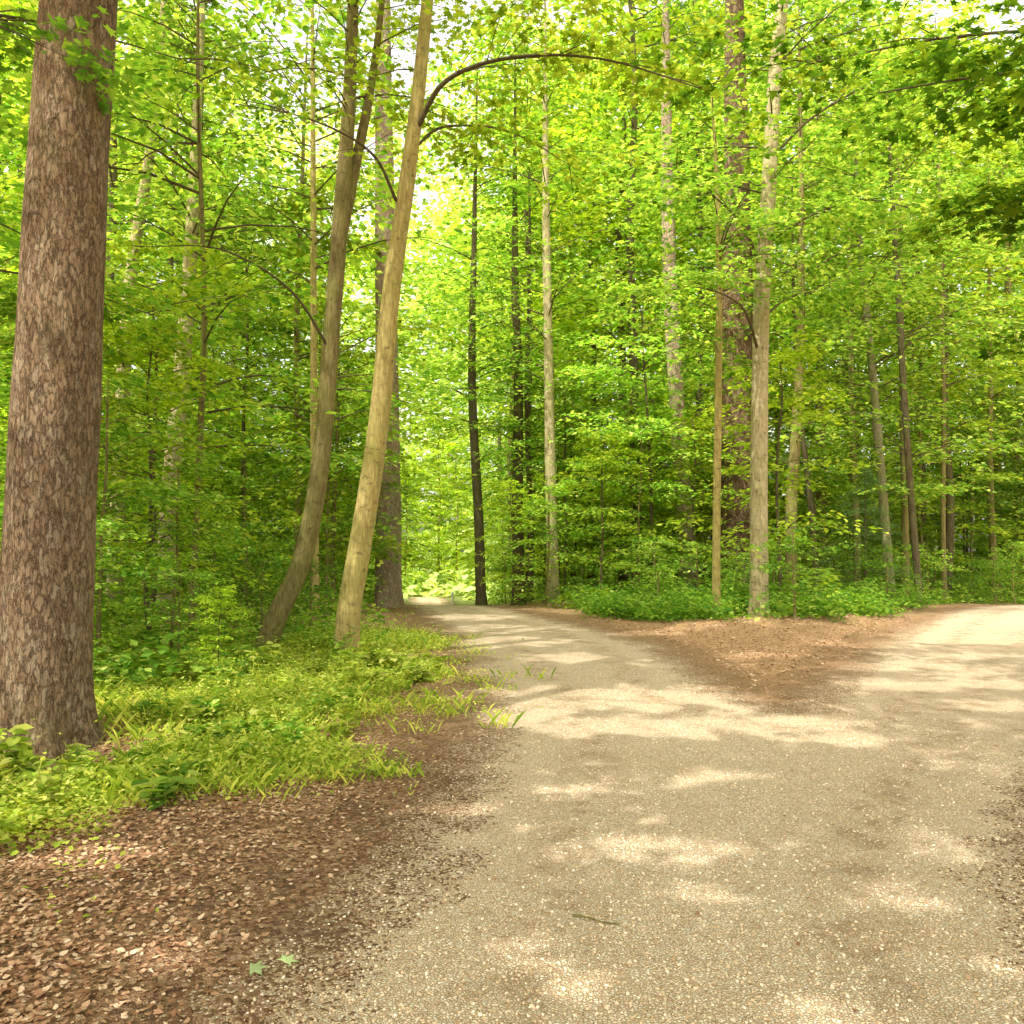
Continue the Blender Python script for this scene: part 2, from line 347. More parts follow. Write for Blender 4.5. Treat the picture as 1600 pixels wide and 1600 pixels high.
# ------------------------------------------------------------------ hero trees
def tree_hero(name,label,cat,pts,rad,bark,leafm,crown=None,sides=14,lump=0.02,flare=(0.25,0.18),limbs=(),group=None,nseg=40,tmpl=BEECH,needles=False,tilt=.38,limbrad=.008):
    """pts: world positions relative z above ground, first = base"""
    bx,by=pts[0][0],pts[0][1]; z0=gz1(bx,by)-0.06; base=(bx,by,z0)
    P=np.array([(p[0]-bx,p[1]-by,p[2]) for p in pts],float)
    C=catmull(np.column_stack([P,rad]),nseg); c3=C[:,:3]; cr=np.maximum(C[:,3],0.012)
    r=root(name,base,label,cat,group)
    parts=[tube(c3,cr,sides,lump,flare)]; br=[]
    lv=[]
    if crown:
        h0,h1,S,Lm,nl,size=crown
        h=h0+(h1-h0)*rng.random(S)**0.9; u=(h-h0)/(h1-h0)
        O=np.stack([np.interp(h,c3[:,2],c3[:,k]) for k in range(3)],-1)
        az=rng.random(S)*2*np.pi; L=Lm*(0.45+0.6*np.sin(np.pi*np.clip(u*.75+.2,0,1)))*(0.6+0.6*rng.random(S))
        rise=0.15+0.5*rng.random(S)+0.3*u; droop=0.25+0.3*rng.random(S)
        br+=limbs_geo(O,az,L,rise,droop,limbrad)
        if needles:
            n=nl; idx=np.repeat(np.arange(S),n); t=0.35+0.65*(rng.integers(0,9,len(idx))+0.5)/9
            ax=spray_axis(O[idx],az[idx],L[idx],rise[idx],droop[idx],t)
            ax=ax+0.28*np.sin(idx[:,None]*7.1+np.floor(t*20)[:,None]*np.array([3.3,5.1,2.2]))*np.array([1,1,.4])
            D=norm(rng.normal(0,1,(len(idx),3))+np.array([0,0,.3]))
            lv.append(leaves(*carve((ax,D,norm(rng.normal(0,1,(len(idx),3))),size*(0.7+0.6*rng.random(len(idx)))),base),NEED))
        else:
            lv.append(leaves(*carve(sprays(O,az,L,rise,droop,nl,9,size,rng,tilt),base),tmpl))
    for lb in limbs:
        q=np.array([(p[0]-bx,p[1]-by,p[2]) for p in lb['p']],float); q=catmull(q,24)
        tt=np.linspace(0,1,len(q)); tb=tube(q,lb['r']*(1.03-0.85*tt),7,0.03)
        (parts if lb['r']>.08 else br).append(tb)
        n=lb['n']; t=lb.get('t0',0.3)+(1-lb.get('t0',0.3))*rng.random(n)
        O=np.stack([np.interp(t,tt,q[:,k]) for k in range(3)],-1)
        d=q[-1]-q[0]; a0=math.atan2(d[1],d[0])
        az=a0+rng.choice([-1,1],n)*(0.3+0.9*rng.random(n)); L=lb['L']*(0.6+0.6*rng.random(n))
        rise=rng.normal(0.1,0.2,n)+lb.get('up',0); droop=0.15+0.25*rng.random(n)
        br+=limbs_geo(O,az,L,rise,droop,0.006)
        lv.append(leaves(*carve(sprays(O,az,L,rise,droop,lb['k'],9,lb['s']),base),lb.get('tm',MAPLE)))
    V,F=merge(parts+br); na=sum(len(f) for p in parts for f in p[1]); nb=sum(len(f) for p in br for f in p[1])
    obj('trunk',mesh_np('trunk',V,F,[bark,DBARK],midx=[0]*na+[1]*nb,smooth=True),r)
    if lv:
        V,F=merge(lv); obj('crown',mesh_np('crown',V,F,[leafm]),r)
    return r

tree_hero('pine_tree','thick pine with scaly plated bark beside leafy verge','pine tree',
 [(-3.53,6.45,0),(-3.52,6.45,.5),(-3.47,6.45,2.5),(-3.36,6.45,5.6),(-3.2,6.5,10),(-3.1,6.6,16),(-3,6.6,21)],[.35,.325,.305,.27,.24,.15,.03],
 PBARK,NEEDLE,crown=(14,22,46,3.0,420,.17),sides=64,lump=0.015,flare=(0.28,0.26),nseg=160,needles=True)
tree_hero('maple_tree','leaning smooth tan maple trunk rising from green verge','maple tree',
 [(-2.31,11.85,0),(-2.24,11.85,.8),(-2.11,11.85,1.6),(-1.85,11.85,3.4),(-1.69,11.85,5.2),(-1.46,11.85,6.9),(-1.27,11.9,8.7),(-1.0,12,12),(-.8,12,15)],[.175,.165,.158,.142,.125,.11,.09,.06,.02],
 ABARK,LEAF_Y,crown=(7.6,15,26,2.3,100,.12),sides=24,tmpl=MAPLE,
 limbs=[dict(p=[(-1.35,11.85,7.5),(-.9,11.5,8.0),(0,11.2,8.15),(1.2,10.9,7.95),(2.5,10.5,7.3)],r=.04,n=20,L=1.5,k=75,s=.13,t0=.2,up=.25),
        dict(p=[(-1.6,11.85,6.4),(-1.9,11.3,6.9),(-2.6,10.8,7.1),(-3.4,10.2,7.0)],r=.025,n=10,L=1.2,k=60,s=.12),
        dict(p=[(-1.4,11.85,7.2),(-1.0,12.6,7.9),(0,13.4,8.2),(1.2,14.2,7.9)],r=.025,n=7,L=1.4,k=70,s=.13,t0=.45)])
tree_hero('maple_tree','mossy brown trunk curving sharply up from verge','maple tree',
 [(-3.6,12.3,0),(-3.38,12.3,.6),(-3.0,12.3,1.5),(-2.75,12.3,3),(-2.62,12.3,4.8),(-2.5,12.3,6.5),(-2.4,12.4,8.5),(-2.3,12.4,12),(-2.2,12.4,15)],[.17,.15,.14,.13,.12,.115,.095,.06,.02],
 MBARK,LEAF_Y,crown=(7.2,15,26,2.3,100,.12),sides=20,tmpl=MAPLE,
 limbs=[dict(p=[(-2.55,12.3,5.9),(-2.35,12.5,7.2),(-2.1,12.6,8.7),(-1.9,12.6,10.5),(-1.7,12.7,13)],r=.10,n=8,L=1.5,k=80,s=.12,t0=.6),
        dict(p=[(-2.6,12.3,4.4),(-3.1,11.8,5.2),(-3.9,11.3,5.6),(-4.8,10.9,5.5)],r=.025,n=9,L=1.2,k=60,s=.12)])
tree_hero('pine_tree','tall straight pale pine trunk at path bend','pine tree',
 [(-3.25,22.5,0),(-3.25,22.5,1),(-3.3,22.5,5),(-3.42,22.5,11.7),(-3.5,22.5,18),(-3.5,22.5,24)],[.36,.345,.315,.25,.17,.04],
 PBARK_P,NEEDLE,crown=(14,24,50,2.6,200,.18),sides=28,needles=True)
tree_hero('beech_tree','slender warm tan trunk standing on mulch between paths','beech tree',
 [(5.14,17.8,0),(5.15,17.8,1.2),(5.17,17.8,3.6),(5.27,17.8,6.9),(5.42,17.8,8.9),(5.6,17.8,11.6),(5.8,17.8,13.5),(6.1,17.8,18)],[.2,.185,.175,.165,.155,.14,.12,.03],
 TBARK,LEAF,crown=(8.5,18,42,3.0,110,.13),sides=20,
 limbs=[dict(p=[(5.3,17.8,7.3),(4.8,17.5,8.2),(3.9,17.2,8.9),(2.6,17,9.6)],r=.035,n=16,L=1.9,k=90,s=.14),
        dict(p=[(5.5,17.8,9.8),(6.4,17.5,10.6),(7.8,17.2,11.2),(9.6,17,11.3)],r=.035,n=16,L=1.9,k=90,s=.14),
        dict(p=[(5.3,17.8,7.9),(6.2,17.4,8.4),(7.2,17.1,8.6),(8.4,17,8.3)],r=.03,n=14,L=1.7,k=90,s=.14,t0=.35),
        dict(p=[(5.3,17.8,6.4),(6.1,18.4,7.0),(7.0,19,7.2),(8.2,19.6,6.8)],r=.03,n=14,L=1.6,k=90,s=.14,t0=.3),
        dict(p=[(5.2,17.8,5.6),(4.6,17.0,6.4),(3.5,16.4,6.6),(2.6,15.9,6.2)],r=.03,n=10,L=1.6,k=90,s=.13,t0=.4)])
tree_hero('maple_tree','thin brown young trunk beside slender grey tree','maple tree',
 [(4.2,17.6,0),(4.22,17.6,2),(4.32,17.6,6.8),(4.3,17.6,9),(4.2,17.6,11)],[.09,.08,.07,.05,.02],ABARK,LEAF,crown=(5.0,11,30,2.0,110,.13),sides=12)
tree_hero('pine_tree','massive dark brown pine behind slender grey tree','pine tree',
 [(6.3,24,0),(6.3,24,1.5),(6.35,24,6),(6.42,24,10),(6.4,24,18),(6.4,24,25)],[.56,.5,.46,.40,.25,.05],PBARK_R,NEEDLE,crown=(15,25,50,2.8,200,.18),sides=28,needles=True)
tree_hero('pine_tree','pale pinkish pine trunk standing in undergrowth','pine tree',
 [(5.36,26,0),(5.3,26,2),(5.08,26,5.7),(4.87,26,9.8),(4.8,26,13.7),(4.8,26,22)],[.28,.26,.24,.22,.18,.04],PBARK_P,NEEDLE,crown=(15,22,40,2.4,180,.18),sides=18,needles=True)
slim=[
 ('slim pale trunk standing among dense saplings',-9.3,20,[(-9.2,4),(-9.07,7.6),(-8.5,12.1),(-8.2,18)],.17,TBARK),
 ('mottled light trunk leaning slightly in leafy thicket',-7.4,18,[(-7.2,3),(-6.95,6.3),(-6.8,9.7),(-6.6,17)],.19,TBARK),
 ('dark trunk beside mottled light trunk in thicket',-7.9,19.5,[(-7.8,3),(-7.5,7.2),(-7.3,10),(-7.2,15)],.15,DBARK),
 ('very thin straight stem rising through saplings',-4.87,13,[(-4.8,2.5),(-4.73,5),(-4.87,8.4),(-4.9,10.5)],.05,MBARK),
 ('thin mossy stem behind curving maple trunks',-3.9,17,[(-3.95,3),(-4.0,7),(-4.05,11),(-4.1,14)],.075,ABARK),
 ('dark slender trunk beside far bend of path',-.95,26.5,[(-1.05,3),(-1.25,7),(-1.2,11),(-1.1,17)],.15,DBARK),
 ('dark slender trunk at forest edge',.22,27,[(.18,3),(.2,7),(.1,11),(.1,18)],.18,DBARK),
 ('thin dark trunk at forest edge',.6,29,[(.62,3),(.5,7),(.6,11),(.6,16)],.10,DBARK),
 ('sunlit grey trunk rising above saplings',1.22,25,[(1.15,3),(1.08,7),(1.0,12.8),(1.0,19)],.17,TBARK),
 ('slender grey trunk behind large pine',7.5,23,[(7.55,3),(7.78,6.1),(7.9,10.6),(7.9,17)],.15,MBARK),
 ('short slanting dark stem behind undergrowth',8.6,24,[(8.4,3),(8.1,6),(8.0,9),(8.0,12)],.08,DBARK),
 ('pale thin leaning trunk in open thicket',11.1,25,[(10.9,3),(10.6,7.4),(10.3,11),(10.2,16)],.13,GBARK),
 ('dark thin leaning trunk in open thicket',11.2,23.5,[(10.95,4),(10.7,9.7),(10.6,12),(10.5,15)],.09,DBARK),
 ('slim brown trunk near far path edge',12.2,26.5,[(12.2,3),(12.2,7),(12.2,10.4),(12.2,16)],.11,MBARK),
 ('thin straight stem in bright thicket',14.4,28.5,[(14.4,3),(14.5,7),(14.5,11),(14.5,15)],.08,MBARK),
 ('slim brown trunk deep among leaves',12.1,30,[(12.1,3),(12,7),(12,11),(12,18)],.13,MBARK),
 ('thin brown stem in leafy thicket',-5.6,22,[(-5.5,3),(-5.6,7),(-5.5,11),(-5.4,15)],.09,MBARK),
]
for lab,x,y,pz,r,bk in slim:
    pts=[(x,y,0)]+[(a,y,b) for a,b in pz]; H=pz[-1][1]
    rad=[r*1.1,r,r*.85,r*.6,.02]
    tree_hero('forest_tree',lab,'tree',pts,rad,bk,LEAF,crown=(max(3.0,H*.18),H,int(H*3.1),2.6,95,.17),sides=12,tmpl=QUAD,nseg=28)

tree_hero('maple_tree','maple whose leafy boughs overhang the gravel path','maple tree',
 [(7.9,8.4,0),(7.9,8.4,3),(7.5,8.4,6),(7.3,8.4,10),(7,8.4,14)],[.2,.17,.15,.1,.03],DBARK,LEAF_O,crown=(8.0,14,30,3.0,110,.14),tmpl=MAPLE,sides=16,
 limbs=[dict(p=[(7.2,8.4,5.4),(6.2,8.3,6.2),(4.9,8.2,6.2),(3.5,8.0,5.9)],r=.035,n=16,L=1.2,k=85,s=.13,t0=.2),
        dict(p=[(7.3,8.4,4.7),(6.4,8.6,5.2),(5.4,8.8,5.2),(4.6,9,4.9)],r=.03,n=12,L=1.0,k=75,s=.13,t0=.2),
        dict(p=[(7.1,8.4,6.2),(6.3,8.9,7.0),(5.0,9.4,7.3),(3.2,9.9,7.2)],r=.035,n=16,L=1.5,k=85,s=.13,t0=.2),
        dict(p=[(7.3,8.4,5.6),(6.5,7.4,5.8),(5.2,6.6,5.5),(4.2,6.2,5.1)],r=.03,n=10,L=1.0,k=75,s=.12,t0=.2),
        dict(p=[(7.3,8.4,3.8),(6.8,9.0,4.2),(6.0,9.6,4.1)],r=.03,n=7,L=.8,k=50,s=.12,t0=.3)])
tree_hero('maple_tree','maple with low boughs reaching past thick pine','maple tree',
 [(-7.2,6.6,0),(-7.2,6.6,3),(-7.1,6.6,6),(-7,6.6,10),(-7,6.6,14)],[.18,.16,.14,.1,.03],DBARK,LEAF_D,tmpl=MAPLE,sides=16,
 limbs=[dict(p=[(-7.1,6.6,4.6),(-6,6.2,5.2),(-4.6,5.9,5.3),(-3.2,5.6,5.1)],r=.03,n=14,L=.9,k=60,s=.11,t0=.3),
        dict(p=[(-7.1,6.6,5.5),(-6,7.5,6.4),(-4.8,8.3,6.8),(-3.2,9,6.7)],r=.03,n=18,L=1.3,k=70,s=.11,t0=.3),
        dict(p=[(-7.1,6.6,3.5),(-6.4,8,4.3),(-5.5,9.4,4.6),(-4.4,10.4,4.4)],r=.03,n=12,L=1.2,k=60,s=.11,t0=.3)])
TL='tall slender broadleaf tree with layered green foliage'; TG='broadleaf trees of the surrounding wood'
U=rng.uniform
# trees beside the viewpoint, added so their crowns shade and dapple the path
for x,y,h0,H,S,Lm,nl,sz in [(-4.6,1.9,5.2,11,48,2.9,170,.14),(-2.4,-.2,5.4,12,48,2.9,170,.14),(-6,-2.6,6.5,14,48,3.4,150,.15),(-7.6,9.6,5.4,11.5,46,3,150,.14),(-1.9,-4.2,5.4,12,40,3,150,.14),
    (4.2,-.6,5,10,40,2.6,150,.13),(-9.5,4,7,15.5,50,3.6,150,.16),(12,6,5.4,12,40,3,130,.14),(10.5,11.5,5.2,12,40,3,130,.14),(-11,12,6,13,44,3.2,140,.15),
    (-5.6,5.6,10,18,48,3.5,180,.17),(-4.3,3.9,10,18,46,3.5,180,.17),(-7.4,2.2,10,17.5,46,3.6,170,.17),(-8.4,7.8,11,19,48,3.8,170,.18),(3.6,2.6,8.5,14,36,2.9,150,.15),
    (-6.5,8.8,12,22,54,4.2,180,.19),(-3.9,-2.2,12,21,46,3.8,160,.18),(5.4,4.3,11,19,44,3.6,160,.18),(2.9,-2.8,8,15,44,3.2,160,.15)]:
    wx,wy=U(-.3,.3),U(-.3,.3)
    tree_hero('forest_tree',TL,'tree',[(x,y,0),(x+wx*.3,y,H*.3),(x+wx,y+wy,H*.65),(x+wx,y+wy,H)],[.19,.16,.11,.02],DBARK if x<-5 else MBARK,LEAF,
      crown=(h0,H,S,Lm,nl,sz),sides=12,tmpl=BEECH,nseg=24,tilt=.28,group=TG)

# ------------------------------------------------------------------ repeated forest trees
def variant(H,h0,S,Lm,nl,size,r,seed,tmpl=QUAD,bark=MBARK,leafm=LEAF,sides=9,tilt=.38):
    g=np.random.default_rng(seed)
    k=7; zz=np.linspace(0,H,k); wob=np.cumsum(g.normal(0,H*.006,(k,2)),0); wob[0]=0
    C=catmull(np.column_stack([wob,zz,r*(1-zz/H)**.8+.012]),24)
    parts=[tube(C[:,:3],C[:,3],sides,.02,(.2,.15))]
    u=g.random(S)**.85; h=h0+(H-h0)*u
    O=np.stack([np.interp(h,C[:,2],C[:,j]) for j in range(3)],-1)
    az=g.random(S)*2*np.pi; L=Lm*(0.4+0.65*np.sin(np.pi*np.clip(u*.7+.22,0,1)))*(0.55+0.7*g.random(S))
    rise=0.1+0.4*g.random(S)+0.4*u; droop=0.25+0.3*g.random(S)
    parts+=limbs_geo(O,az,L,rise,droop,.008,3,4)
    V,F=merge(parts); tm=mesh_np('trunk',V,F,[bark],smooth=True)
    V,F=leaves(*sprays(O,az,L,rise,droop,nl,9,size,g,tilt),tmpl); cm=mesh_np('crown',V,F,[leafm])
    return tm,cm
def place(vs,name,x,y,label,cat,group,scale,rot,trunkname='trunk',crownname='crown'):
    tm,cm=vs
    r=root(name,(x,y,gz1(x,y)-.05),label,cat,group,rot,scale)
    obj(trunkname,tm,r); obj(crownname,cm,r)
TALL=[variant(17,3,60,3.0,90,.22,.13,1,tilt=.3),variant(21,4,72,3.3,90,.23,.16,2,bark=DBARK,tilt=.3),variant(25,4,85,3.6,90,.25,.2,3,tilt=.3),
      variant(14,2.0,54,2.7,90,.20,.1,4,bark=ABARK,tilt=.3),variant(23,3,80,3.4,90,.24,.17,5,bark=DBARK,leafm=LEAF_Y,tilt=.3)]
SAP=[variant(4.5,.6,34,1.4,90,.12,.025,11,tilt=.3),variant(6,.9,44,1.6,90,.13,.035,12,bark=DBARK,tilt=.3),variant(3.2,.3,28,1.1,85,.11,.02,13,leafm=LEAF,tilt=.3),
     variant(5,.4,38,1.5,90,.13,.03,14,bark=DBARK,leafm=LEAF_Y,tilt=.3)]
YNG=[variant(9,.8,62,2.1,95,.16,.05,31,bark=DBARK,tilt=.3),variant(11,1.2,66,2.3,95,.17,.06,32,bark=MBARK,leafm=LEAF_Y,tilt=.3),variant(8,.5,58,2.0,95,.16,.045,33,bark=DBARK,leafm=LEAF_D,tilt=.3)]
SHR=[variant(1.5,.1,22,.8,55,.085,.012,21,leafm=LEAF_D),variant(1.0,.05,20,.6,50,.075,.01,22),variant(1.9,.1,24,.9,60,.09,.014,23)]
heroes=[(o.location.x,o.location.y) for o in COL.objects if o.parent is None and o.type=='EMPTY']
def scatter(n,fx,fy,mind,ok,placed):
    out=[]; tries=0
    while len(out)<n and tries<n*60:
        tries+=1; y=fy(); x=fx(y)
        if not ok(x,y): continue
        if any((x-a)**2+(y-b)**2<mind**2 for a,b in placed): continue
        placed.append((x,y)); out.append((x,y))
    return out
def oktall(x,y):
    e=float(edge_dist(np.array([x]),np.array([y]))[0])
    if e>-1.6: return False
    if -0.14<x/y<-0.045: return False
    if y<24 and -.35<x/y<.5: return False
    if -15<x<-1.5 and 36<y<60: return False  # tall trees kept out so sun reaches the far end
    if -13<x<0 and 25<y<45 and rng.random()<.7: return False
    return True
pl=list(heroes)
for x,y in scatter(15,lambda y:U(-.2,.34)*y,lambda:U(27,54),2.8,oktall,pl):
    v=[2,4,1,4][rng.integers(0,4)]; place(TALL[v],'forest_tree',x,y,TL,'tree',TG,U(.95,1.2),U(0,6.28))
for x,y in scatter(64,lambda y:U(-.78,.78)*y+U(-3,3),lambda:18+38*rng.random()**.8,2.6,oktall,pl):
    v=rng.integers(0,5) ; place(TALL[v],'forest_tree',x,y,TL,'tree',TG,U(.85,1.2),U(0,6.28))
def okyng(x,y):
    e=float(edge_dist(np.array([x]),np.array([y]))[0])
    if e>-1.9: return False
    if -0.14<x/y<-0.045: return False
    if -12<x<-1.5 and 38<y: return False
    if x>0 and y<21: return False
    return True
YL='young broadleaf tree leafy from ground to top'; YG='young trees of the understorey'
for x,y in scatter(42,lambda y:U(-.74,.74)*y,lambda:U(19,50),2.0,okyng,pl):
    place(YNG[rng.integers(0,3)],'young_tree',x,y,YL,'tree',YG,U(.85,1.25),U(0,6.28))
for x,y,s in [(-6.6,53,.8),(-3.6,55,.9),(-5.0,58,1.1),(-2.2,51,.7)]:
    place(YNG[1],'young_tree',x,y,YL,'tree',YG,s,U(0,6.28))
def hides(x,y): # keep the bases of the leaning pair and the pale pine clear
    return (-.205<x/y<-.115 and y<22.4) or (-.31<x/y<-.2 and y<12.2 and x>-4.1)
def oksap(x,y):
    e=float(edge_dist(np.array([x]),np.array([y]))[0])
    if e>-1.7 or hides(x,y): return False
    if -0.115<x/y<-0.06: return False
    if x/y>-.05 and y<19.5: return False
    if x<0 and y<13.5 and x>-4.4: return False
    return True
pl2=list(heroes)
SL='young leafy sapling with flat layered green sprays'; SG='saplings of the forest understorey'
for x,y,v,s in [(-4.9,10.2,0,.8),(-5.7,9.0,2,1),(-4.6,11.6,2,.8),(-6.1,11.2,1,.8),(-4.5,8.4,2,.6),(-5.2,12.4,3,.9),(-4.0,10.2,2,.45),(-4.9,9.0,3,.35),(-3.3,9.6,3,.22),(0,24.3,3,.7),(.9,22.8,2,1),(2.4,22,3,.9),(3.4,23,0,1.1)]:
    place(SAP[v],'sapling',x,y,SL,'sapling',SG,s,U(0,6.28)); pl2.append((x,y))
for x,y in scatter(22,lambda y:U(-.2,.3)*y,lambda:U(23,46),1.5,oksap,pl2):
    place(SAP[[1,3,3,0][rng.integers(0,4)]],'sapling',x,y,SL,'sapling',SG,U(.9,1.4),U(0,6.28))
for x,y in scatter(88,lambda y:U(-.72,.72)*y,lambda:10+34*rng.random(),1.4,oksap,pl2):
    place(SAP[rng.integers(0,4)],'sapling',x,y,SL,'sapling',SG,U(.8,1.3),U(0,6.28))
def okshr(x,y):
    e=float(edge_dist(np.array([x]),np.array([y]))[0])
    if e>-1.0 or hides(x,y): return False
    if -0.115<x/y<-0.065 and 24<y<42: return False
    if x/y>-.06 and y<15.8: return False
    if x>0 and y<19 and e>-1.7 and x<9: return False
    if x<0 and y<12.8 and x>-4.6: return False
    return True
for x,y in scatter(110,lambda y:U(-.7,.7)*y,lambda:9+24*rng.random(),.9,okshr,pl2):
    place(SHR[rng.integers(0,3)],'shrub',x,y,'low leafy green shrub on the forest floor','shrub','shrubs of the forest floor',U(.7,1.2),U(0,6.28),'stem','foliage')

def spruce(x,y,H):
    r=root('spruce_tree',(x,y,gz1(x,y)-.05),'small dark young spruce among broadleaf saplings','spruce tree')
    z=np.linspace(0,H,10); c=np.stack([0*z,0*z,z],-1)
    parts=[tube(c,.05*(1.02-z/H),8)]
    S=110; h=.3+(H-.3)*rng.random(S); O=np.stack([0*h,0*h,h],-1); az=rng.random(S)*6.28
    L=(1-h/H)*1.5+.12; rise=np.full(S,.05); dr=np.full(S,.25)
    parts+=limbs_geo(O,az,L,rise,dr,.008,3,4)
    V,F=merge(parts); obj('trunk',mesh_np('trunk',V,F,[DBARK]),r)
    P,T,N,Sz=sprays(O,az,L,rise,dr,230,14,.07)
    V,F=leaves(P,T,N,Sz,(NEED[0]*np.array([1,3.0,1]),NEED[1])); obj('crown',mesh_np('crown',V,F,[NEEDLE]),r)
spruce(9.6,23.2,3.8)

# ------------------------------------------------------------------ distant wood (one mass)
n=4800; cy=U(50,78,n); cx=U(-1,1,n)*cy*.85; cz=U(-2.5,38,n)
cx[:260]=U(-.25,.2,260)*cy[:260]; cz[:260]=U(-2,9,260)
cz[260:960]=U(-2,6,700); cy[260:960]=U(47,60,700); cx[260:960]=U(-.8,.8,700)*cy[260:960]
cx[960:1700]=U(-.22,.1,740)*cy[960:1700]; cz[960:1700]=U(-1,28,740); cy[960:1700]=U(64,72,740)
glade=(cx>-20)&(cx<0)&(cy<63); cz[glade]=U(-2,-.4,glade.sum())   # clearing opened beyond the path so sun lights the wood behind
k=~(glade&(rng.random(n)<.75)); cx,cy,cz=cx[k],cy[k],cz[k]; n=len(cx)
rad=U(1.4,2.8,n)
idx=np.repeat(np.arange(n),45); m=len(idx)
D=norm(rng.normal(0,1,(m,3)))*(rng.random(m)**.5)[:,None]*rad[idx][:,None]*np.array([1,1,.45])
P=np.stack([cx,cy,cz],-1)[idx]+D
a=U(0,6.28,m); T=np.stack([np.cos(a),np.sin(a),rng.normal(-.2,.3,m)],-1); N=norm(np.stack([rng.normal(0,.55,m),rng.normal(-.35,.55,m),np.ones(m)],-1))
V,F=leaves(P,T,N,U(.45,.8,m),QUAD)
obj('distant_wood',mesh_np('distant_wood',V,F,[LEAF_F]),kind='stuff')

# ------------------------------------------------------------------ undergrowth and verge plants
def verge_edge(y):
    return np.interp(y,[2,4,4.5,6.1,9.3,14,19,30],[-3.2,-2.4,-2.05,-1.3,-.85,-1.4,-2.3,-3.6])
def tufts(x,y,nl,hgt,size,tmpl,spread=.12):
    n=len(x); z=gz(x,y); idx=np.repeat(np.arange(n),nl); m=len(idx)
    hh=hgt[idx]*rng.random(m)**.7
    off=rng.normal(0,1,(m,2))*spread*(.4+hgt[idx]*2)[:,None]
    P=np.stack([x[idx]+off[:,0],y[idx]+off[:,1],z[idx]+hh],-1)
    a=U(0,6.28,m); T=np.stack([np.cos(a),np.sin(a),rng.normal(.1,.3,m)],-1)
    N=norm(np.stack([rng.normal(0,.45,m),rng.normal(0,.45,m),np.ones(m)],-1))
    return leaves(P,T,N,size*U(.6,1.3,m),tmpl)
def blades(x,y,nl,hgt,spread=.05):
    n=len(x); z=gz(x,y); idx=np.repeat(np.arange(n),nl); m=len(idx)
    off=rng.normal(0,1,(m,2))*spread
    P=np.stack([x[idx]+off[:,0],y[idx]+off[:,1],z[idx]-.01],-1)
    a=U(0,6.28,m); T=np.stack([np.cos(a)*.5,np.sin(a)*.5,np.ones(m)],-1)
    N=norm(np.stack([-np.cos(a),-np.sin(a),np.full(m,.45)],-1))
    return leaves(P,T,N,hgt[idx]*U(.5,1.2,m),(BLADE[0]*np.array([1,.4,1]),BLADE[1]))
def patchy(x,y): return np.sin(x*2.1+1.3*np.sin(y*1.7))+np.sin(y*2.6+1.1*np.sin(x*1.9+1))+.7*np.sin(x*5.1+y*4.3)+.5*np.sin(x*11+3*np.sin(y*7))
n=15000; y=3.0+11.7*rng.random(n)**1.05; x=verge_edge(y)-np.abs(rng.normal(0,1.5,n))*(.35+.12*y)+rng.normal(0,.45,n)
pp=patchy(x,y); inn=np.clip((verge_edge(y)-x)/.9,0,1)
k=(pp>.95-(y-4)*.15-inn*.7+rng.normal(0,.7,n))&(np.hypot(x+3.53,y-6.45)>.44)&(x>-.75*y-1)&(rng.random(n)<np.clip((y-2.6)/3.2,.1,1)); x=x[k];y=y[k];pp=pp[k]
h=(.025+.065*rng.random(len(x)))*(1+.5*np.clip(pp,-1,2.5))*(.7+.10*y); h=np.where(rng.random(len(x))<.08,h*2.4,h)
p1=tufts(x,y,8,h,.036,BEECH,.15)
k=(rng.random(len(x))<.55)&(y>5); p2=blades(x[k],y[k],11,.06+.17*rng.random(k.sum())**2,.08)
V,F=merge([p1,p2]); obj('verge_herbs',mesh_np('verge_herbs',V,F,[LEAF_H]),kind='stuff')
n=9500; y=8+42*rng.random(n); x=U(-.78,.78,n)*y; e=edge_dist(x,y)
k=(e<-1.5)&((x<0)|(y>16.3))&(~((x<0)&(x>-3.5)&(y<12)))&(~((np.abs(x/y+.09)<.025)&(y>24)&(y<42))); x=x[k];y=y[k]
p1=tufts(x,y,15,.12+.4*rng.random(len(x)),.13,QUAD,.35)
V,F=p1; obj('forest_undergrowth',mesh_np('forest_undergrowth',V,F,[LEAF]),kind='stuff')
n=3400; y=15.8+6.5*rng.random(n); x=1.7+rng.random(n)*11.5; e=edge_dist(x,y)
k=(e<-.9-.35*np.sin(x*3))&(y>15.8+2.8*np.exp(-((x-5.2)/1.0)**2))&(patchy(x*.6,y*.8)>-1.2); x=x[k];y=y[k]
h=(.10+.42*rng.random(len(x)))*(1+.6*np.sin(x*2.3)*np.sin(y*2))
V,F=tufts(x,y,20,h,.09,BEECH,.2); obj('low_bushes',mesh_np('low_bushes',V,F,[LEAF_D]),kind='stuff')

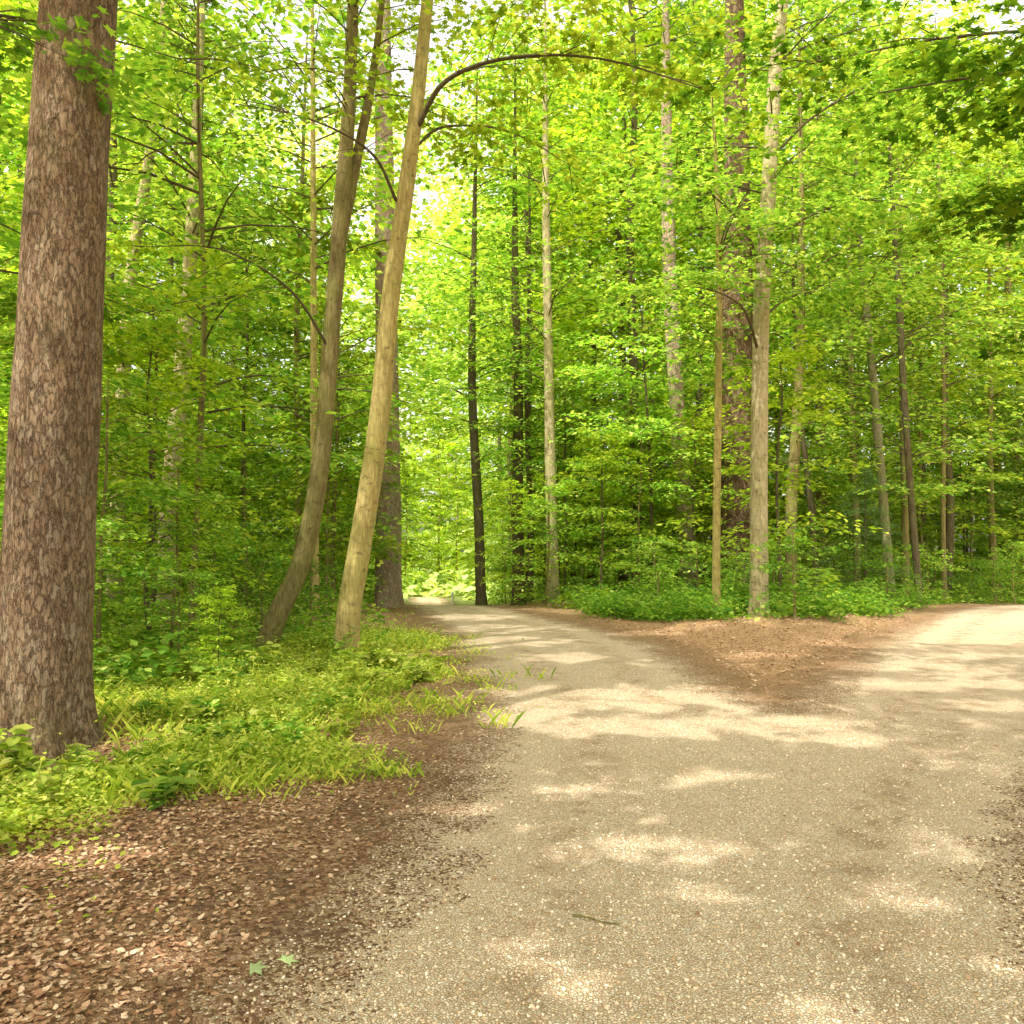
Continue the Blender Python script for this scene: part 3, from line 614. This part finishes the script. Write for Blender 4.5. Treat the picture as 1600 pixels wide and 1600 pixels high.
def leafy_plant(x,y,H,n,size,label,mat=LEAF_H):
    r=root('leafy_plant',(x,y,gz1(x,y)-.01),label,'plant','broad-leaved plants of the verge')
    st=[];P=[];T=[]
    for i in range(n):
        a=U(0,6.28); ln=H*U(.6,1.1); b=np.array([U(-.08,.08),U(-.08,.08),0]); lean=U(.15,.6)
        q=np.array([b+np.array([math.cos(a),math.sin(a),0])*lean*ln*t*t+np.array([0,0,ln*t]) for t in np.linspace(0,1,6)])
        st.append(tube(q,np.linspace(.004,.002,6),5))
        for j in range(8):
            t=U(.35,1); k=np.array([np.interp(t,np.linspace(0,1,6),q[:,c]) for c in range(3)]); aa=U(0,6.28)
            P.append(k);T.append((math.cos(aa),math.sin(aa),U(-.3,.25)))
    V,F=merge(st); obj('stem',mesh_np('stem',V,F,[LEAF_H],smooth=True),r)
    P=np.array(P);T=np.array(T); N=norm(np.stack([rng.normal(0,.3,len(P)),rng.normal(0,.3,len(P)),np.ones(len(P))],-1))
    V,F=leaves(P,T,N,size*U(.7,1.2,len(P)),BEECH); obj('foliage',mesh_np('foliage',V,F,[mat]),r)
PLN='broad-leaved green plant growing from the leafy verge'
for x,y,H,n,s in [(-3.3,5.75,.42,7,.14),(-3.0,5.4,.22,6,.11),(-3.75,5.6,.35,7,.13),(-3.4,5.0,.2,6,.10),(-2.7,4.7,.16,6,.08),(-3.2,4.4,.18,6,.09),
    (-1.3,10.3,.3,9,.17),(-1.7,10.6,.35,9,.17),(-1.1,9.9,.22,8,.15),(-2.0,10.9,.3,8,.16),(-1.0,10.8,.22,7,.15),(-2.9,8.6,.3,7,.12),(-3.6,9.4,.4,8,.14),(-4.6,9.2,.5,8,.15),(-4.1,8.1,.35,8,.12),
    (-2.3,9.8,.3,7,.12),(-3.0,10.4,.45,8,.14),(-4.0,7.2,.3,7,.11)]:
    leafy_plant(x,y,H,n,s,PLN)
for q in range(110):
    y=3.4+8.8*rng.random(); x=float(verge_edge(y))-.2-abs(rng.normal(0,1.1))*(.5+.08*y)
    if math.hypot(x+3.53,y-6.45)<.5 or x<-.68*y: continue
    leafy_plant(x,y,U(.08,.22)+.035*y*rng.random(),6,U(.05,.11),PLN,LEAF_H if rng.random()<.6 else LEAF)

# ------------------------------------------------------------------ leaf litter
def litter(n,fx,fy,size,cond,curl=.16):
    y=fy(n); x=fx(n,y); k=cond(x,y); x=x[k];y=y[k]; m=len(x)
    z=gz(x,y)+.006+.012*rng.random(m)
    a=U(0,6.28,m); T=np.stack([np.cos(a),np.sin(a),rng.normal(0,curl,m)],-1); N=norm(np.stack([rng.normal(0,.26,m),rng.normal(0,.26,m),np.ones(m)],-1))
    return leaves(np.stack([x,y,z],-1),T,N,size*U(.3,1.3,m),DEAD)
parts=[litter(52000,lambda n,y:U(-1,0,n)*y*.72-.2,lambda n:2.4+7.5*rng.random(n)**1.3,.031,lambda x,y:edge_dist(x,y)<-.05-1.2*rng.random(len(x))**1.8),
       litter(3500,lambda n,y:U(1.6,6,n),lambda n:U(2.5,14,n),.032,lambda x,y:edge_dist(x,y)<-.05-.4*rng.random(len(x))**2),
       litter(20000,lambda n,y:U(1,9,n),lambda n:U(8,18.5,n),.044,lambda x,y:(edge_dist(x,y)<.15-.6*rng.random(len(x))),.15),
       litter(3500,lambda n,y:U(-3,1,n),lambda n:U(9,24,n),.045,lambda x,y:(edge_dist(x,y)<-.05)),
       litter(3200,lambda n,y:U(-1,4,n),lambda n:U(2.5,16,n),.020,lambda x,y:(edge_dist(x,y)>-.05))]
V,F=merge(parts); obj('leaf_litter',mesh_np('leaf_litter',V,F,[LITTER]),kind='stuff')
# ------------------------------------------------------------------ loose pebbles
ico=np.array([(0,0,1),(.894,0,.447),(.276,.851,.447),(-.724,.526,.447),(-.724,-.526,.447),(.276,-.851,.447),(.724,.526,-.447),(-.276,.851,-.447),(-.894,0,-.447),(-.276,-.851,-.447),(.724,-.526,-.447),(0,0,-1)])
icf=np.array([(0,1,2),(0,2,3),(0,3,4),(0,4,5),(0,5,1),(1,6,2),(2,7,3),(3,8,4),(4,9,5),(5,10,1),(6,7,2),(7,8,3),(8,9,4),(9,10,5),(10,6,1),(11,7,6),(11,8,7),(11,9,8),(11,10,9),(11,6,10)])
n=34000; y=2.4+9*rng.random(n)**2.0; x=U(-1.4,3.9,n)
e=edge_dist(x,y); k=e>.05+.5*rng.random(n)**2-.15; x=x[k];y=y[k]; m=len(x)
s=.0028+.0045*rng.random(m)**2
V=ico[None]*(1+rng.normal(0,.16,(m,12,1)))*(s[:,None,None]*np.stack([U(.8,1.4,m),U(.8,1.4,m),U(.5,.9,m)],-1)[:,None])+np.stack([x,y,gz(x,y)+.012+s*.2],-1)[:,None]
F=(icf[None]+(np.arange(m)*12)[:,None,None]).reshape(-1,3)
obj('gravel',mesh_np('gravel',V.reshape(-1,3),[F],[STONE]),kind='stuff')
q=np.array([(.26,3.70,.02),(.32,3.67,.024),(.38,3.63,.02),(.45,3.615,.02)]); q=catmull(q,14)
obj('fallen_twig',mesh_np('fallen_twig',*tube(q,.005*np.linspace(1,.5,len(q)),7,.1),[MBARK],smooth=True),label='small brown fallen twig lying on pale gravel',category='twig')
PALE=leaf_mat('pale_fresh_leaf',[(0,(0.45,0.6,0.25)),(1,(0.5,0.62,0.3))],transl=.3)
for x,y,a in [(-.98,3.2,.3),(-.86,3.24,1.2)]:
    V,F=leaves(np.array([[0,0,.0]]),np.array([[math.cos(a),math.sin(a),0]]),np.array([[.1,-.2,1.]]),np.array([.085]),MAPLE)
    obj('fallen_leaf',mesh_np('fallen_leaf',V,F,[PALE]),loc=(x,y,gz1(x,y)+.04),label='fresh pale green leaf fallen on dark soil',category='leaf',group='fresh fallen leaves')
WH,ntw,ow=new_mat('white_paint'); finish(ntw,ow,ramp(ntw,noise(ntw,coords(ntw),12,4),[(0.3,(0.70,0.70,0.66)),(0.7,(0.82,0.82,0.80))]))
zz=np.array([0,.58,.60,.70,.72]); q=np.stack([0*zz,0*zz,zz],-1)
obj('marker_post',mesh_np('marker_post',*tube(q,[.055,.055,.07,.06,.01],10),[WH]),loc=(-2.95,42.5,gz1(-2.95,42.5)-.03),label='small white marker post beside far end of path',category='post')

# ------------------------------------------------------------------ light, sky, camera
w=bpy.data.worlds.new('World'); scene.world=w; w.use_nodes=True; nt=w.node_tree
bg=nt.nodes['Background']; sky=nt.nodes.new('ShaderNodeTexSky'); sky.sky_type='NISHITA'; sky.sun_disc=False
sky.sun_elevation=math.radians(EL); sky.sun_rotation=math.atan2(sv.x,sv.y); sky.dust_density=4.0; sky.ozone_density=.5
hs=nt.nodes.new('ShaderNodeHueSaturation'); hs.inputs['Saturation'].default_value=.2; hs.inputs['Value'].default_value=3.9
nt.links.new(sky.outputs[0],hs.inputs['Color'])
warm=mixc(nt,1.0,hs.outputs[0],(1.0,.945,.89),'MULTIPLY')
nt.links.new(warm,bg.inputs[0]); bg.inputs[1].default_value=.15
L=bpy.data.lights.new('sun','SUN'); L.energy=5; L.angle=math.radians(.5); L.color=(1,.98,.93)
lo=bpy.data.objects.new('sun',L); COL.objects.link(lo); lo.rotation_euler=sv.to_track_quat('Z','Y').to_euler(); lo.location=(0,0,30)
cam=bpy.data.cameras.new('camera'); cam.lens=30; cam.sensor_width=36; cam.clip_end=600; cam.clip_start=.05
co=bpy.data.objects.new('camera',cam); COL.objects.link(co); co.location=(0,0,1.6); co.rotation_euler=(math.radians(90+2.15),0,0)
scene.camera=co
scene.view_settings.view_transform='Standard'; scene.view_settings.look='None'; scene.view_settings.exposure=0
